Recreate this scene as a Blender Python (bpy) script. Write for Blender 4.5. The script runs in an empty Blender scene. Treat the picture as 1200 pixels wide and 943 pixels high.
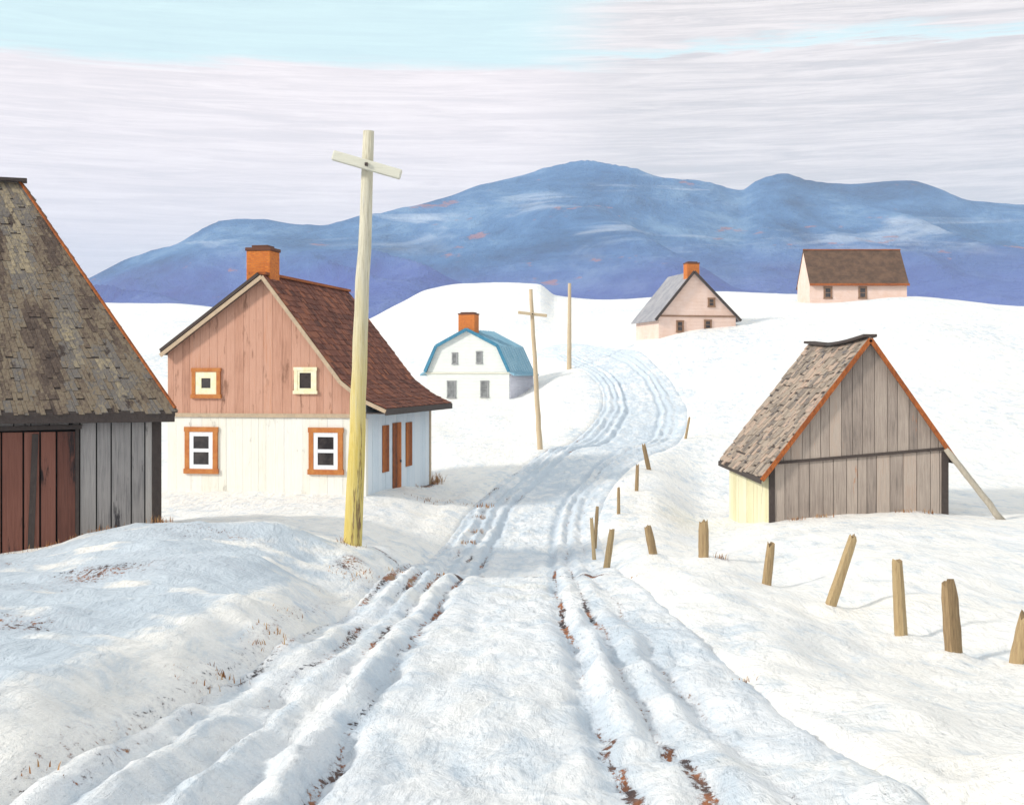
import bpy, bmesh, math, random
import numpy as np
from mathutils import Vector, Matrix

random.seed(7)
RNG = np.random.default_rng(11)
scene = bpy.context.scene
COL = scene.collection

# ------------------------------------------------------------------ helpers
F, CX, HY = 1500.0, 600.0, 440.0      # focal length and horizon of the survey of the place (photo pixels)

def pt(px, py, d):
    """a surveyed sight line (px, py) at distance d -> point on the place"""
    return Vector(((px - CX) / F * d, d, -(py - HY) / F * d))

def tag(o, label=None, cat=None, group=None, kind=None):
    if label: o['label'] = label
    if cat: o['category'] = cat
    if group: o['group'] = group
    if kind: o['kind'] = kind
    return o

def empty(name, loc, rz=0.0, label=None, cat=None, group=None):
    o = bpy.data.objects.new(name, None)
    COL.objects.link(o)
    o.location = loc
    o.rotation_euler = (0, 0, rz)
    o.empty_display_size = 0.3
    return tag(o, label, cat, group)

class MB:
    """collects faces with a tint per face, builds one mesh object"""
    def __init__(s): s.v, s.f, s.t = [], [], []
    def face(s, pts, t=0.5):
        i = len(s.v); s.v += [tuple(p) for p in pts]
        s.f.append(tuple(range(i, i + len(pts)))); s.t.append(t)
    def hexa(s, a, b, t=0.5):
        """a, b: matching quads (4 pts each), closed block between them"""
        i = len(s.v); s.v += [tuple(p) for p in a] + [tuple(p) for p in b]
        for q in ((3, 2, 1, 0), (4, 5, 6, 7), (0, 1, 5, 4), (1, 2, 6, 5), (2, 3, 7, 6), (3, 0, 4, 7)):
            s.f.append(tuple(i + k for k in q)); s.t.append(t)
    def box(s, x0, x1, y0, y1, z0, z1, t=0.5):
        s.hexa([(x0, y0, z0), (x1, y0, z0), (x1, y1, z0), (x0, y1, z0)],
               [(x0, y0, z1), (x1, y0, z1), (x1, y1, z1), (x0, y1, z1)], t)
    def prism(s, a, b, t=0.5):
        n = len(a); i = len(s.v); s.v += [tuple(p) for p in a] + [tuple(p) for p in b]
        s.f.append(tuple(i + k for k in reversed(range(n)))); s.t.append(t)
        s.f.append(tuple(i + n + k for k in range(n))); s.t.append(t)
        for k in range(n):
            m = (k + 1) % n
            s.f.append((i + k, i + m, i + n + m, i + n + k)); s.t.append(t)
    def beam(s, p, q, w, h, t=0.5, up=(0, 0, 1), w2=None, h2=None):
        p, q = Vector(p), Vector(q); d = (q - p).normalized()
        side = d.cross(Vector(up)).normalized(); u = side.cross(d).normalized()
        w2 = w if w2 is None else w2; h2 = h if h2 is None else h2
        def ring(c, w, h): return [c - side * w / 2 - u * h / 2, c + side * w / 2 - u * h / 2, c + side * w / 2 + u * h / 2, c - side * w / 2 + u * h / 2]
        s.hexa(ring(p, w, h), ring(q, w2, h2), t)
    def tube(s, pts, radii, n=14, t=0.5, jit=0.0):
        rings = []
        for k, (p, r) in enumerate(zip(pts, radii)):
            p = Vector(p)
            d = (Vector(pts[min(k + 1, len(pts) - 1)]) - Vector(pts[max(k - 1, 0)])).normalized()
            a = d.cross(Vector((0, 1, 0))).normalized(); b = d.cross(a).normalized()
            ring = []
            for j in range(n):
                an = 2 * math.pi * j / n; rr = r * (1 + random.uniform(-jit, jit))
                ring.append(p + a * math.cos(an) * rr + b * math.sin(an) * rr)
            rings.append(ring)
        i = len(s.v)
        for ring in rings: s.v += [tuple(p) for p in ring]
        for k in range(len(rings) - 1):
            for j in range(n):
                m = (j + 1) % n
                s.f.append((i + k * n + j, i + k * n + m, i + (k + 1) * n + m, i + (k + 1) * n + j)); s.t.append(t)
        s.f.append(tuple(i + j for j in reversed(range(n)))); s.t.append(t)
        k = len(rings) - 1
        s.f.append(tuple(i + k * n + j for j in range(n))); s.t.append(t)
    def build(s, name, mat, parent=None, smooth=False, bevel=0.0):
        me = bpy.data.meshes.new(name)
        me.from_pydata(s.v, [], s.f)
        at = me.attributes.new('tint', 'FLOAT', 'FACE')
        at.data.foreach_set('value', np.array(s.t, dtype=np.float32))
        bm = bmesh.new(); bm.from_mesh(me)
        bmesh.ops.recalc_face_normals(bm, faces=bm.faces[:])
        bm.to_mesh(me); bm.free()
        if smooth: me.polygons.foreach_set('use_smooth', [True] * len(me.polygons))
        me.materials.append(mat)
        o = bpy.data.objects.new(name, me); COL.objects.link(o)
        if parent: o.parent = parent
        if bevel:
            m = o.modifiers.new('bevel', 'BEVEL'); m.width = bevel; m.segments = 2; m.limit_method = 'ANGLE'
        return o

def planks(mb, A, B, nrm, zb, zt, wid=0.2, th=0.03, gap=0.008, jz=0.02, breaks=(), tint=(0.15, 0.85), off=0.0):
    """vertical planks along A->B (2D local), outward normal nrm, zb(s), zt(s): bottom and top at distance s"""
    A, B, nrm = Vector(A), Vector(B), Vector(nrm).normalized()
    L = (B - A).length; d = (B - A) / L
    s = 0.0; cuts = []
    while s < L - 0.01:
        w = min(wid * random.uniform(0.7, 1.3), L - s)
        if L - s - w < wid * 0.4: w = L - s
        cuts.append((s, s + w)); s += w
    for (a, b) in cuts:
        sub = [a] + [q for q in breaks if a + 0.02 < q < b - 0.02] + [b]
        t = random.uniform(*tint); o = off + random.uniform(0, 0.01); j = random.uniform(-jz, jz)
        for q0, q1 in zip(sub[:-1], sub[1:]):
            g0 = gap / 2 if q0 == a else 0; g1 = gap / 2 if q1 == b else 0
            s0, s1 = q0 + g0, q1 - g1
            if s1 - s0 < 0.012: continue
            if zt(s0) - zb(s0) < 0.01 and zt(s1) - zb(s1) < 0.01: continue
            def P(s, z, e): c = A + d * s + nrm * e; return (c.x, c.y, z)
            z0, z1 = zb(s0) + j, zb(s1) + j
            mb.hexa([P(s0, z0, o), P(s1, z1, o), P(s1, zt(s1), o), P(s0, zt(s0), o)],
                    [P(s0, z0, o + th), P(s1, z1, o + th), P(s1, zt(s1), o + th), P(s0, zt(s0), o + th)], t)

def shingles(mb, S, rows, width, across, lift=0.028, tint=(0.0, 1.0), wob=0.12, streak=None):
    """S(s, v): surface, s 0..1 along the eave, v 0 (ridge) .. 1 (eave); wedge shaped wooden shingles in rows"""
    for r in range(rows):
        v0, v1 = r / rows, (r + 1.25) / rows
        n = max(3, int(across(v0 + 0.5 / rows) / width))
        cuts = sorted([0.0, 1.0] + [min(0.999, max(0.001, (k + random.uniform(-.32, .32)) / n)) for k in range(1, n)])
        for a, b in zip(cuts[:-1], cuts[1:]):
            if b - a < 0.1 / n: continue
            e = 0.03 / n
            vv = min(1.015, v1 + random.uniform(-wob, wob) / rows)
            p0, p1, p2, p3 = Vector(S(a + e, v0)), Vector(S(b - e, v0)), Vector(S(b - e, vv)), Vector(S(a + e, vv))
            nn = (p1 - p0).cross(p3 - p0)
            if nn.length < 1e-9: nn = (p1 - p2).cross(p3 - p2)
            nn.normalize()
            if nn.z < 0: nn = -nn
            l0, l1 = 0.012, lift * random.uniform(0.7, 1.5)
            t = random.uniform(*tint)
            if streak: t = 0.3 * t + 0.7 * streak((a + b) / 2, v0)
            mb.hexa([p0, p1, p2, p3], [p0 + nn * l0, p1 + nn * l0, p2 + nn * l1, p3 + nn * l1], min(1, max(0, t)))

# ------------------------------------------------------------------ noise
def _hash(ix, iy, seed):
    h = (ix.astype(np.int64) * 374761393 + iy.astype(np.int64) * 668265263 + seed * 1442695041) & 0xffffffff
    h = ((h ^ (h >> 13)) * 1274126177) & 0xffffffff
    return ((h ^ (h >> 16)) & 0xffff) / 65535.0
def vnoise(x, y, seed=0):
    ix, iy = np.floor(x), np.floor(y); fx, fy = x - ix, y - iy
    fx = fx * fx * fx * (fx * (fx * 6 - 15) + 10); fy = fy * fy * fy * (fy * (fy * 6 - 15) + 10)
    a, b = _hash(ix, iy, seed), _hash(ix + 1, iy, seed)
    c, d = _hash(ix, iy + 1, seed), _hash(ix + 1, iy + 1, seed)
    return (a + (b - a) * fx) * (1 - fy) + (c + (d - c) * fx) * fy - 0.5
def fbm(x, y, oct=4, seed=0, gain=0.5):
    r = 0; a = 1.0
    for k in range(oct):
        r = r + a * vnoise(x * 2 ** k + 17.3 * k, y * 2 ** k - 9.1 * k, seed + k); a *= gain
    return r

def pchip(xk, yk, x):
    xk, yk = np.asarray(xk, float), np.asarray(yk, float)
    h = np.diff(xk); dl = np.diff(yk, axis=0) / (h if yk.ndim == 1 else h[:, None])
    m = np.zeros_like(yk)
    hh = h if yk.ndim == 1 else h[:, None]
    same = dl[:-1] * dl[1:] > 0
    w1, w2 = 2 * hh[1:] + hh[:-1], hh[1:] + 2 * hh[:-1]
    with np.errstate(divide='ignore', invalid='ignore'):
        hm = (w1 + w2) / (w1 / dl[:-1] + w2 / dl[1:])
    m[1:-1] = np.where(same, hm, 0); m[0] = dl[0]; m[-1] = dl[-1]
    x = np.clip(x, xk[0], xk[-1])
    i = np.clip(np.searchsorted(xk, x) - 1, 0, len(h) - 1)
    t = (x - xk[i]) / h[i]; H = h[i]
    if yk.ndim > 1: t, H = t[:, None], H[:, None]
    return ((2*t**3 - 3*t**2 + 1) * yk[i] + (t**3 - 2*t**2 + t) * H * m[i] + (-2*t**3 + 3*t**2) * yk[i + 1] + (t**3 - t**2) * H * m[i + 1])

# ------------------------------------------------------------------ lie of the land
# survey: bearing (photo column) -> list of (distance in metres, apparent height of the snow surface)
K = {
 -600: [(5.5,904),(8,760),(14,640),(22,600),(40,555),(60,515),(90,470),(150,410),(220,358),(300,370)],
 -200: [(5.5,915),(8,775),(14,655),(20,625),(22,625),(40,570),(60,515),(90,465),(150,405),(220,355),(300,368)],
 0:    [(5.5,945),(7,822),(10,730),(14,684),(18,662),(20,655),(22,652),(28,640),(40,590),(60,520),(90,465),(150,400),(220,355),(300,366)],
 200:  [(5.5,963),(7.5,868),(9,792),(11,730),(14,675),(18,633),(20,617),(22,613),(26,613),(30,608),(36,591),(40,571),(60,515),(90,465),(150,400),(220,357),(300,368)],
 300:  [(5.5,963),(8,862),(10,800),(12,735),(15,678),(19,633),(21,617),(24,611),(30,602),(36,590),(40,570),(60,515),(90,465),(150,402),(220,368),(300,378)],
 400:  [(5.5,963),(10,797),(14,738),(17,702),(19,668),(22,640),(25,628),(30,608),(36,590),(40,570),(60,518),(90,466),(150,415),(220,384),(300,394)],
 470:  [(5.5,963),(10,795),(15,720),(19,684),(22,662),(25,650),(30,625),(36,597),(40,577),(47,556),(60,520),(90,467),(150,405),(220,355),(300,368)],
 500:  [(5.5,963),(10,795),(15,720),(19,684),(21,674),(24,667),(27,653),(30,638),(36,606),(40,586),(46,565),(60,520),(90,468),(150,400),(220,340),(300,354)],
 540:  [(5.5,963),(10,793),(15,719),(19,684),(21.3,677),(24,677),(27,664),(30,646),(36,612),(45,570),(56,528),(65,512),(90,469),(150,395),(220,333),(300,346)],
 600:  [(5.5,963),(10,790),(15,718),(19,686),(21.3,677),(23.5,679),(26,670),(30,650),(38,603),(46,565),(56,529),(65,512),(90,468),(110,440),(150,390),(220,332),(300,345)],
 631:  [(5.5,963),(10,790),(15,717),(19,686),(21.3,677),(23.5,678),(26,668),(30,648),(38,601),(46,564),(55,528),(62,516),(90,458),(110,425),(150,386),(220,333),(300,346)],
 652:  [(5.5,963),(10,790),(15,717),(19,686),(21.3,677),(23.5,677),(26,666),(30,646),(38,600),(46,562),(54,527),(58,524),(66,502),(80,465),(90,446),(100,435),(115,410),(150,386),(220,346),(300,356)],
 720:  [(5.5,963),(10,790),(15,716),(19,684),(21,675),(24,667),(28,646),(35,604),(42,570),(50,537),(55,524),(59,523),(66,502),(80,465),(92,435),(108,403),(120,392),(150,378),(220,351),(300,358)],
 760:  [(5.5,963),(10,792),(15,713),(18,685),(21,667),(23,659),(26,646),(30,626),(36,596),(42,567),(50,535),(56,523),(60,520),(70,490),(80,463),(90,431),(100,399),(108,391),(120,384),(160,368),(220,349),(300,356)],
 830:  [(5.5,960),(10,790),(12,752),(15,706),(19,673),(22,658),(25,653),(30,639),(38,611),(45,578),(55,532),(65,495),(80,457),(90,418),(100,384),(108,375),(120,367),(160,355),(220,342),(300,350)],
 905:  [(5.5,955),(8,842),(10,782),(13,731),(16,706),(19,690),(20.5,678),(24,646),(28,624),(32,613),(40,596),(50,550),(65,490),(80,440),(95,393),(105,373),(118,362),(140,356),(170,351),(220,345),(300,350)],
 980:  [(5.5,940),(8,832),(11,776),(14,739),(16,719),(17,706),(21,658),(26,623),(31,606),(40,580),(50,535),(65,475),(80,425),(95,390),(110,369),(125,358),(140,354),(160,350),(220,347),(300,351)],
 1060: [(5.5,930),(8,832),(11,786),(14,748),(15,727),(18,680),(24,630),(30,606),(40,578),(50,535),(65,475),(80,425),(95,388),(110,364),(125,351),(140,347),(160,348),(220,349),(300,352)],
 1200: [(5.5,925),(8,846),(10,806),(12,786),(13,763),(16,715),(20,665),(26,626),(32,607),(40,580),(50,540),(65,480),(80,430),(95,393),(110,374),(125,364),(140,361),(160,360),(220,360),(300,364)],
 1400: [(5.5,920),(8,830),(12,770),(16,705),(20,660),(32,605),(50,540),(80,440),(110,380),(140,362),(220,358),(300,362)],
 1800: [(5.5,910),(12,745),(20,655),(32,600),(50,540),(80,450),(110,395),(140,370),(220,362),(300,366)],
}
cols = sorted(K)
LD = np.linspace(math.log(5.5), math.log(700), 520)
TAB = np.stack([pchip(np.log([k[0] for k in K[c]] + [500, 720]), [float(k[1]) for k in K[c]] + [400.0, 412.0], LD) for c in cols], axis=0)
UC = np.linspace(-0.8, 0.8, 641)
TAB2 = pchip((np.array(cols) - CX) / F, TAB, UC)         # (u, logD)

def land(x, y):
    """smooth height of the ground (camera eye = 0)"""
    x, y = np.asarray(x, float), np.asarray(y, float)
    yy = np.maximum(y, 5.5)
    u = np.clip(x / yy, -0.8, 0.8)
    fi = (u + 0.8) / 1.6 * (len(UC) - 1); fj = (np.log(yy) - LD[0]) / (LD[-1] - LD[0]) * (len(LD) - 1)
    i = np.clip(np.floor(fi).astype(int), 0, len(UC) - 2); j = np.clip(np.floor(fj).astype(int), 0, len(LD) - 2)
    a, b = fi - i, np.clip(fj - j, 0, 1)
    py = (TAB2[i, j] * (1 - a) + TAB2[i + 1, j] * a) * (1 - b) + (TAB2[i, j + 1] * (1 - a) + TAB2[i + 1, j + 1] * a) * b
    return (HY - py) / F * yy

def micro(x, y):
    """drifts, wind crust and footworn lumps"""
    d = np.maximum(y, 5.0)
    near = np.clip(1.4 - d / 40, 0.25, 1)
    n = 0.13 * fbm(x / 1.9, y / 2.6, 4, 3) * near + 0.045 * fbm(x / .33, y / .5, 4, 9) * near
    bank = np.clip((-x - 2.0) / 1.2, 0, 1) * np.clip((24 - y) / 4, 0, 1)      # rough shovelled bank on the left
    n = n + bank * (0.07 * fbm(x / .9, y / .7, 4, 21) + 0.04 * fbm(x / .25, y / .3, 3, 33))
    ridg = 1 - np.abs(2 * vnoise((x + .35 * y) / 1.3, (y - .2 * x) / 7.0, 41))        # sastrugi
    n = n + 0.03 * ridg * near
    n = n + np.clip((d - 30) / 60, 0, 1) * 0.35 * fbm(x / 14, y / 20, 4, 50)
    return n
def mounds(x, y):
    r = np.zeros_like(x)
    for (bx, by) in MOUND: r = r + .07 * np.exp(-(((x - bx) / .22) ** 2 + ((y - by - .05) / .25) ** 2))
    return r
MOUND = [((px - 600) / 1500 * d, d) for px, d in ((1190,12),(1119,12.5),(1056,14),(970,16),(897,19),(825,22),(767,23),(711,24),(413,21.8))]
def ground_z(x, y):
    return float(land(np.array([x]), np.array([y]))[0])

# road centre line: (x, distance, half width)
RP = np.array([(-.25,-6,2.15),(-.25,0,2.15),(-.23,5.8,2.15),(-.16,12,2.1),(-.04,21,2.1),(.10,26,2.05),(.28,32,2.05),(.68,38,2.2),(1.55,44.5,2.4),(2.8,50,2.6),
               (4.3,56,2.75),(5.5,61,2.75),(6.8,68,2.7),(7.8,76,2.6),(8.15,84,2.5),(7.85,92,2.4),(7.1,100,2.3),(5.9,108,2.2),(4.3,115,2.2),(2.0,122,2.1)])
_s = np.concatenate([[0], np.cumsum(np.hypot(np.diff(RP[:, 0]), np.diff(RP[:, 1])))])
def road_at(s):
    return pchip(_s, RP, np.asarray(s, float))
_dense = road_at(np.arange(0, _s[-1], 0.35))
def road_dist(x, y):
    """distance to the centre line minus the half width (negative on the road)"""
    out = np.full(x.shape, 99.0)
    idx = np.where((np.abs(x) < 22) & (y < 130))[0]
    for c in range(0, len(idx), 20000):
        k = idx[c:c + 20000]
        dx = x[k][:, None] - _dense[None, :, 0]; dy = y[k][:, None] - _dense[None, :, 1]
        dd = np.hypot(dx, dy); m = dd.argmin(1)
        out[k] = dd[np.arange(len(k)), m] - _dense[m, 2]
    return out

def grid_mesh(name, X, Y, Z, mat, attrs=()):
    ny, nx = X.shape
    me = bpy.data.meshes.new(name)
    co = np.stack([X, Y, Z], -1).reshape(-1, 3).astype(np.float32)
    i = (np.arange(ny - 1)[:, None] * nx + np.arange(nx - 1)[None, :]).ravel()
    q = np.stack([i, i + 1, i + nx + 1, i + nx], -1).ravel().astype(np.int32)
    me.vertices.add(len(co)); me.vertices.foreach_set('co', co.ravel())
    me.loops.add(len(q)); me.loops.foreach_set('vertex_index', q)
    nf = len(i)
    me.polygons.add(nf); me.polygons.foreach_set('loop_start', np.arange(0, nf * 4, 4, dtype=np.int32))
    me.polygons.foreach_set('use_smooth', np.ones(nf, dtype=bool))
    me.update(calc_edges=True)
    for an, arr in attrs:
        at = me.attributes.new(an, 'FLOAT', 'POINT'); at.data.foreach_set('value', arr.ravel().astype(np.float32))
    me.materials.append(mat)
    o = bpy.data.objects.new(name, me); COL.objects.link(o)
    return o

# ------------------------------------------------------------------ materials
class NT:
    def __init__(s, name):
        s.m = bpy.data.materials.new(name); s.m.use_nodes = True; s.t = s.m.node_tree
        s.b = s.t.nodes['Principled BSDF']
    def n(s, typ, **kw):
        nd = s.t.nodes.new(typ)
        for k, v in kw.items():
            if k in nd.bl_rna.properties: setattr(nd, k, v)
            else: nd.inputs[k].default_value = v
        return nd
    def l(s, a, b): s.t.links.new(a, b)
    def coord(s, scale, kind='Object', rot=(0, 0, 0)):
        tc = s.n('ShaderNodeTexCoord'); mp = s.n('ShaderNodeMapping')
        mp.inputs['Scale'].default_value = scale; mp.inputs['Rotation'].default_value = rot
        s.l(tc.outputs[kind], mp.inputs['Vector']); return mp.outputs['Vector']
    def noise(s, vec, scale, detail=4, rough=0.55, dist=0.0):
        nd = s.n('ShaderNodeTexNoise'); nd.inputs['Scale'].default_value = scale; nd.inputs['Detail'].default_value = detail
        nd.inputs['Roughness'].default_value = rough; nd.inputs['Distortion'].default_value = dist
        if vec: s.l(vec, nd.inputs['Vector'])
        return nd.outputs['Fac']
    def math(s, op, a, b=None, c=None, clamp=False):
        nd = s.n('ShaderNodeMath'); nd.operation = op; nd.use_clamp = clamp
        for k, v in enumerate((a, b, c)):
            if v is None: continue
            if isinstance(v, (int, float)): nd.inputs[k].default_value = v
            else: s.l(v, nd.inputs[k])
        return nd.outputs[0]
    def step(s, x, lo, hi):
        nd = s.n('ShaderNodeMapRange'); nd.interpolation_type = 'SMOOTHSTEP'
        nd.inputs['From Min'].default_value = lo; nd.inputs['From Max'].default_value = hi
        s.l(x, nd.inputs['Value']); return nd.outputs['Result']
    def ramp(s, x, stops):
        nd = s.n('ShaderNodeValToRGB'); r = nd.color_ramp
        while len(r.elements) < len(stops): r.elements.new(0.5)
        for e, (p, c) in zip(r.elements, stops): e.position = p; e.color = (*c, 1)
        s.l(x, nd.inputs['Fac']); return nd.outputs['Color']
    def mix(s, f, a, b):
        nd = s.n('ShaderNodeMix'); nd.data_type = 'RGBA'
        if isinstance(f, (int, float)): nd.inputs[0].default_value = f
        else: s.l(f, nd.inputs[0])
        for k, v in ((6, a), (7, b)):
            if isinstance(v, tuple): nd.inputs[k].default_value = (*v, 1)
            else: s.l(v, nd.inputs[k])
        return nd.outputs[2]
    def attr(s, name):
        nd = s.n('ShaderNodeAttribute'); nd.attribute_name = name; return nd.outputs['Fac']
    def bump(s, h, strength, dist, prev=None):
        nd = s.n('ShaderNodeBump'); nd.inputs['Strength'].default_value = strength; nd.inputs['Distance'].default_value = dist
        s.l(h, nd.inputs['Height'])
        if prev: s.l(prev, nd.inputs['Normal'])
        return nd.outputs['Normal']
    def out(s, col=None, rough=0.8, normal=None, spec=0.25):
        if col is not None:
            if isinstance(col, tuple): s.b.inputs['Base Color'].default_value = (*col, 1)
            else: s.l(col, s.b.inputs['Base Color'])
        s.b.inputs['Roughness'].default_value = rough
        s.b.inputs['Specular IOR Level'].default_value = spec
        if normal: s.l(normal, s.b.inputs['Normal'])
        return s.m

def wood(name, stops, scale=(9, 9, 0.7), grain=0.5, rough=0.85, stain=None, stain_lo=0.62, stain_hi=0.72, stain_scale=1.6, bump=0.6):
    m = NT(name)
    v = m.coord(scale)
    g = m.noise(v, 3.0, 6, 0.65, 0.4)
    f = m.math('ADD', m.math('MULTIPLY', m.attr('tint'), 1 - grain), m.math('MULTIPLY', g, grain))
    big = m.noise(m.coord((1, 1, 1)), 0.9, 3)
    f = m.math('ADD', f, m.math('MULTIPLY', m.math('SUBTRACT', big, 0.5), 0.35))
    c = m.ramp(f, stops)
    if stain:
        w = m.noise(m.coord((scale[0] * .25, scale[1] * .25, scale[2] * 0.8)), stain_scale, 5, 0.7)
        c = m.mix(m.step(w, stain_lo, stain_hi), c, stain)
    n = m.bump(g, bump, 0.02)
    return m.out(c, rough, n)

def rough_paint(name, c1, c2, scale=2.0, rough=0.8, bump=0.4, rows=0.0):
    m = NT(name)
    a = m.noise(m.coord((1, 1, 1)), scale, 6, 0.65)
    b = m.noise(m.coord((6, 6, 1.2)), 3.0, 5, 0.6)
    c = m.mix(m.step(a, 0.3, 0.7), c1, c2)
    h = m.math('ADD', a, b)
    if rows:
        w = m.n('ShaderNodeTexWave', wave_type='BANDS', bands_direction='Z'); w.inputs['Scale'].default_value = rows; w.inputs['Distortion'].default_value = 0.6
        m.l(m.coord((1, 1, 1)), w.inputs['Vector']); h = m.math('ADD', h, m.math('MULTIPLY', w.outputs['Fac'], 0.8))
    return m.out(c, rough, m.bump(h, bump, 0.03))

M = {}
M['barn_roof'] = wood('weathered shingle', [(0.15,(.045,.032,.028)),(0.36,(.11,.080,.065)),(0.50,(.21,.165,.115)),(0.60,(.13,.12,.12)),(0.75,(.30,.245,.165)),(0.9,(.42,.34,.24))], (7, 7, .8), 0.55, stain=(.055,.04,.036), stain_lo=.58, stain_hi=.68, bump=.9)
M['barn_wall'] = wood('grey barn board', [(0.2,(.10,.095,.10)),(0.4,(.29,.27,.265)),(0.65,(.42,.39,.37)),(0.9,(.34,.27,.23))], (10, 10, .5), 0.6, stain=(.05,.045,.05), stain_lo=.60, stain_hi=.68)
M['barn_door'] = wood('red brown door board', [(0.2,(.09,.038,.03)),(0.5,(.20,.082,.06)),(0.8,(.27,.12,.09))], (10, 10, .5), 0.45, stain=(.035,.025,.025), stain_lo=.60, stain_hi=.70)
M['dark_wood'] = wood('dark timber', [(0.2,(.035,.028,.028)),(0.6,(.075,.058,.052)),(0.9,(.14,.11,.09))], (6, 6, 3), 0.5)
M['rust_wood'] = wood('rust red trim', [(0.25,(.075,.03,.018)),(0.45,(.24,.07,.022)),(0.6,(.40,.12,.03)),(0.8,(.52,.17,.04))], (6, 6, 3), 0.6)
M['black_in'] = NT('dark inside').out((.02, .018, .018), 0.9)  # near-black standing in for the unlit inside seen through plank gaps
M['pink_wall'] = wood('faded salmon board', [(0.2,(.30,.155,.11)),(0.42,(.49,.265,.19)),(0.6,(.55,.315,.235)),(0.85,(.50,.235,.14))], (8, 8, .5), 0.6, stain=(.27,.14,.095), stain_lo=.57, stain_hi=.68, bump=.6)
M['white_wall'] = wood('whitewashed board', [(0.2,(.60,.57,.50)),(0.45,(.76,.74,.67)),(0.75,(.76,.755,.74))], (6, 6, .7), 0.6, stain=(.50,.475,.43), stain_lo=.60, stain_hi=.70, bump=.35)
M['shaded_white_wall'] = wood('shaded white board', [(0.15,(.50,.60,.68)),(0.5,(.66,.73,.80)),(0.85,(.74,.78,.82))], (6, 6, .7), 0.5, stain=(.42,.36,.34), stain_lo=.66, stain_hi=.75, bump=.35)  # white boards with their bluish shade put into the colour
M['brown_roof'] = wood('red brown shingle', [(0.1,(.075,.028,.02)),(0.45,(.165,.056,.035)),(0.7,(.225,.082,.05)),(0.95,(.34,.115,.05))], (5, 5, 3), 0.3, stain=(.33,.12,.05), stain_lo=.66, stain_hi=.74)
M['orange_paint'] = rough_paint('orange ochre paint', (.50, .205, .06), (.42, .135, .04), 5.0)
M['cream_paint'] = rough_paint('cream paint', (.84, .80, .62), (.78, .70, .45), 6.0)
M['white_paint'] = rough_paint('white paint', (.82, .83, .86), (.72, .74, .80), 6.0)
M['tan_paint'] = rough_paint('tan trim', (.52, .40, .28), (.42, .33, .24), 5.0)
def glass():
    m = NT('dark window glass'); a = m.noise(m.coord((1, 1, 1)), 3.0, 3)
    m.out(m.mix(m.step(a, .35, .65), (.022, .018, .02), (.055, .045, .045)), 0.12, None, 0.5); return m.m
M['glass'] = glass()
M['milky_glass'] = rough_paint('frosted grey pane', (.13, .135, .14), (.24, .25, .255), 3.0, .2)
def brick(name, c1, c2, mortar, scale=5.0):
    m = NT(name); b = m.n('ShaderNodeTexBrick'); b.inputs['Scale'].default_value = scale
    tc = m.n('ShaderNodeTexCoord'); sp = m.n('ShaderNodeSeparateXYZ'); cb = m.n('ShaderNodeCombineXYZ')
    m.l(tc.outputs['Object'], sp.inputs[0]); m.l(m.math('ADD', sp.outputs['X'], sp.outputs['Y']), cb.inputs['X']); m.l(sp.outputs['Z'], cb.inputs['Y'])
    m.l(cb.outputs[0], b.inputs['Vector'])
    b.inputs['Color1'].default_value = (*c1, 1); b.inputs['Color2'].default_value = (*c2, 1); b.inputs['Mortar'].default_value = (*mortar, 1)
    b.inputs['Mortar Size'].default_value = 0.018
    a = m.noise(m.coord((1, 1, 1)), 3.5, 5, .7)
    c = m.mix(m.step(a, .55, .75), b.outputs['Color'], (.16, .055, .03))
    h = m.math('ADD', m.math('MULTIPLY', b.outputs['Fac'], -0.6), a)
    return m.out(c, .9, m.bump(h, .6, .02))
M['brick'] = brick('orange brick', (.64, .20, .035), (.52, .14, .03), (.42, .19, .08))
M['soot'] = NT('chimney cap').out((.13, .055, .035), .9)
M['steel_blue'] = rough_paint('blue tin roof', (.19, .37, .49), (.27, .45, .56), 1.2, .55, .3)
M['blue_trim'] = rough_paint('deep blue trim', (.035, .155, .26), (.06, .22, .34), 2.0)
M['far_white'] = rough_paint('far white wall', (.71, .73, .70), (.63, .66, .65), 1.0, rows=1.4)
M['shaded_lavender'] = rough_paint('lavender grey wall', (.66, .66, .74), (.56, .56, .64), 1.0, rows=1.4)  # shaded side of the white wall, lavender shade put into the colour
M['far_pink'] = rough_paint('far pale pink wall', (.78, .60, .53), (.72, .52, .43), 1.0, rows=1.2)
M['grey_roof'] = rough_paint('grey roof', (.25, .25, .28), (.36, .35, .37), 1.3, rows=1.6)
M['umber_roof'] = rough_paint('umber roof', (.085, .050, .033), (.16, .092, .058), 1.1, rows=1.6)
M['brown_paint'] = rough_paint('brown shutter', (.22, .12, .075), (.30, .18, .11), 3.0)
M['dim_window'] = rough_paint('dim grey window', (.22, .225, .235), (.33, .335, .34), 3.0, .3)
M['gb_wall'] = wood('taupe barn board', [(0.15,(.11,.095,.09)),(0.36,(.29,.24,.21)),(0.6,(.44,.37,.32)),(0.85,(.41,.29,.225))], (10, 10, .5), 0.6, stain=(.42,.17,.07), stain_lo=.64, stain_hi=.72, bump=.8)
M['gb_side'] = wood('straw yellow board', [(0.1,(.42,.38,.22)),(0.45,(.70,.65,.42)),(0.8,(.78,.74,.55))], (8, 8, .5), 0.5, stain=(.30,.27,.17), stain_lo=.63, stain_hi=.73)
M['gb_roof'] = wood('pale worn shingle', [(0.1,(.08,.075,.08)),(0.35,(.24,.195,.16)),(0.55,(.37,.30,.24)),(0.75,(.45,.32,.25)),(0.95,(.55,.48,.34))], (6, 6, 6), 0.5, stain=(.10,.095,.11), stain_lo=.57, stain_hi=.66, bump=.8)
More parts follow.
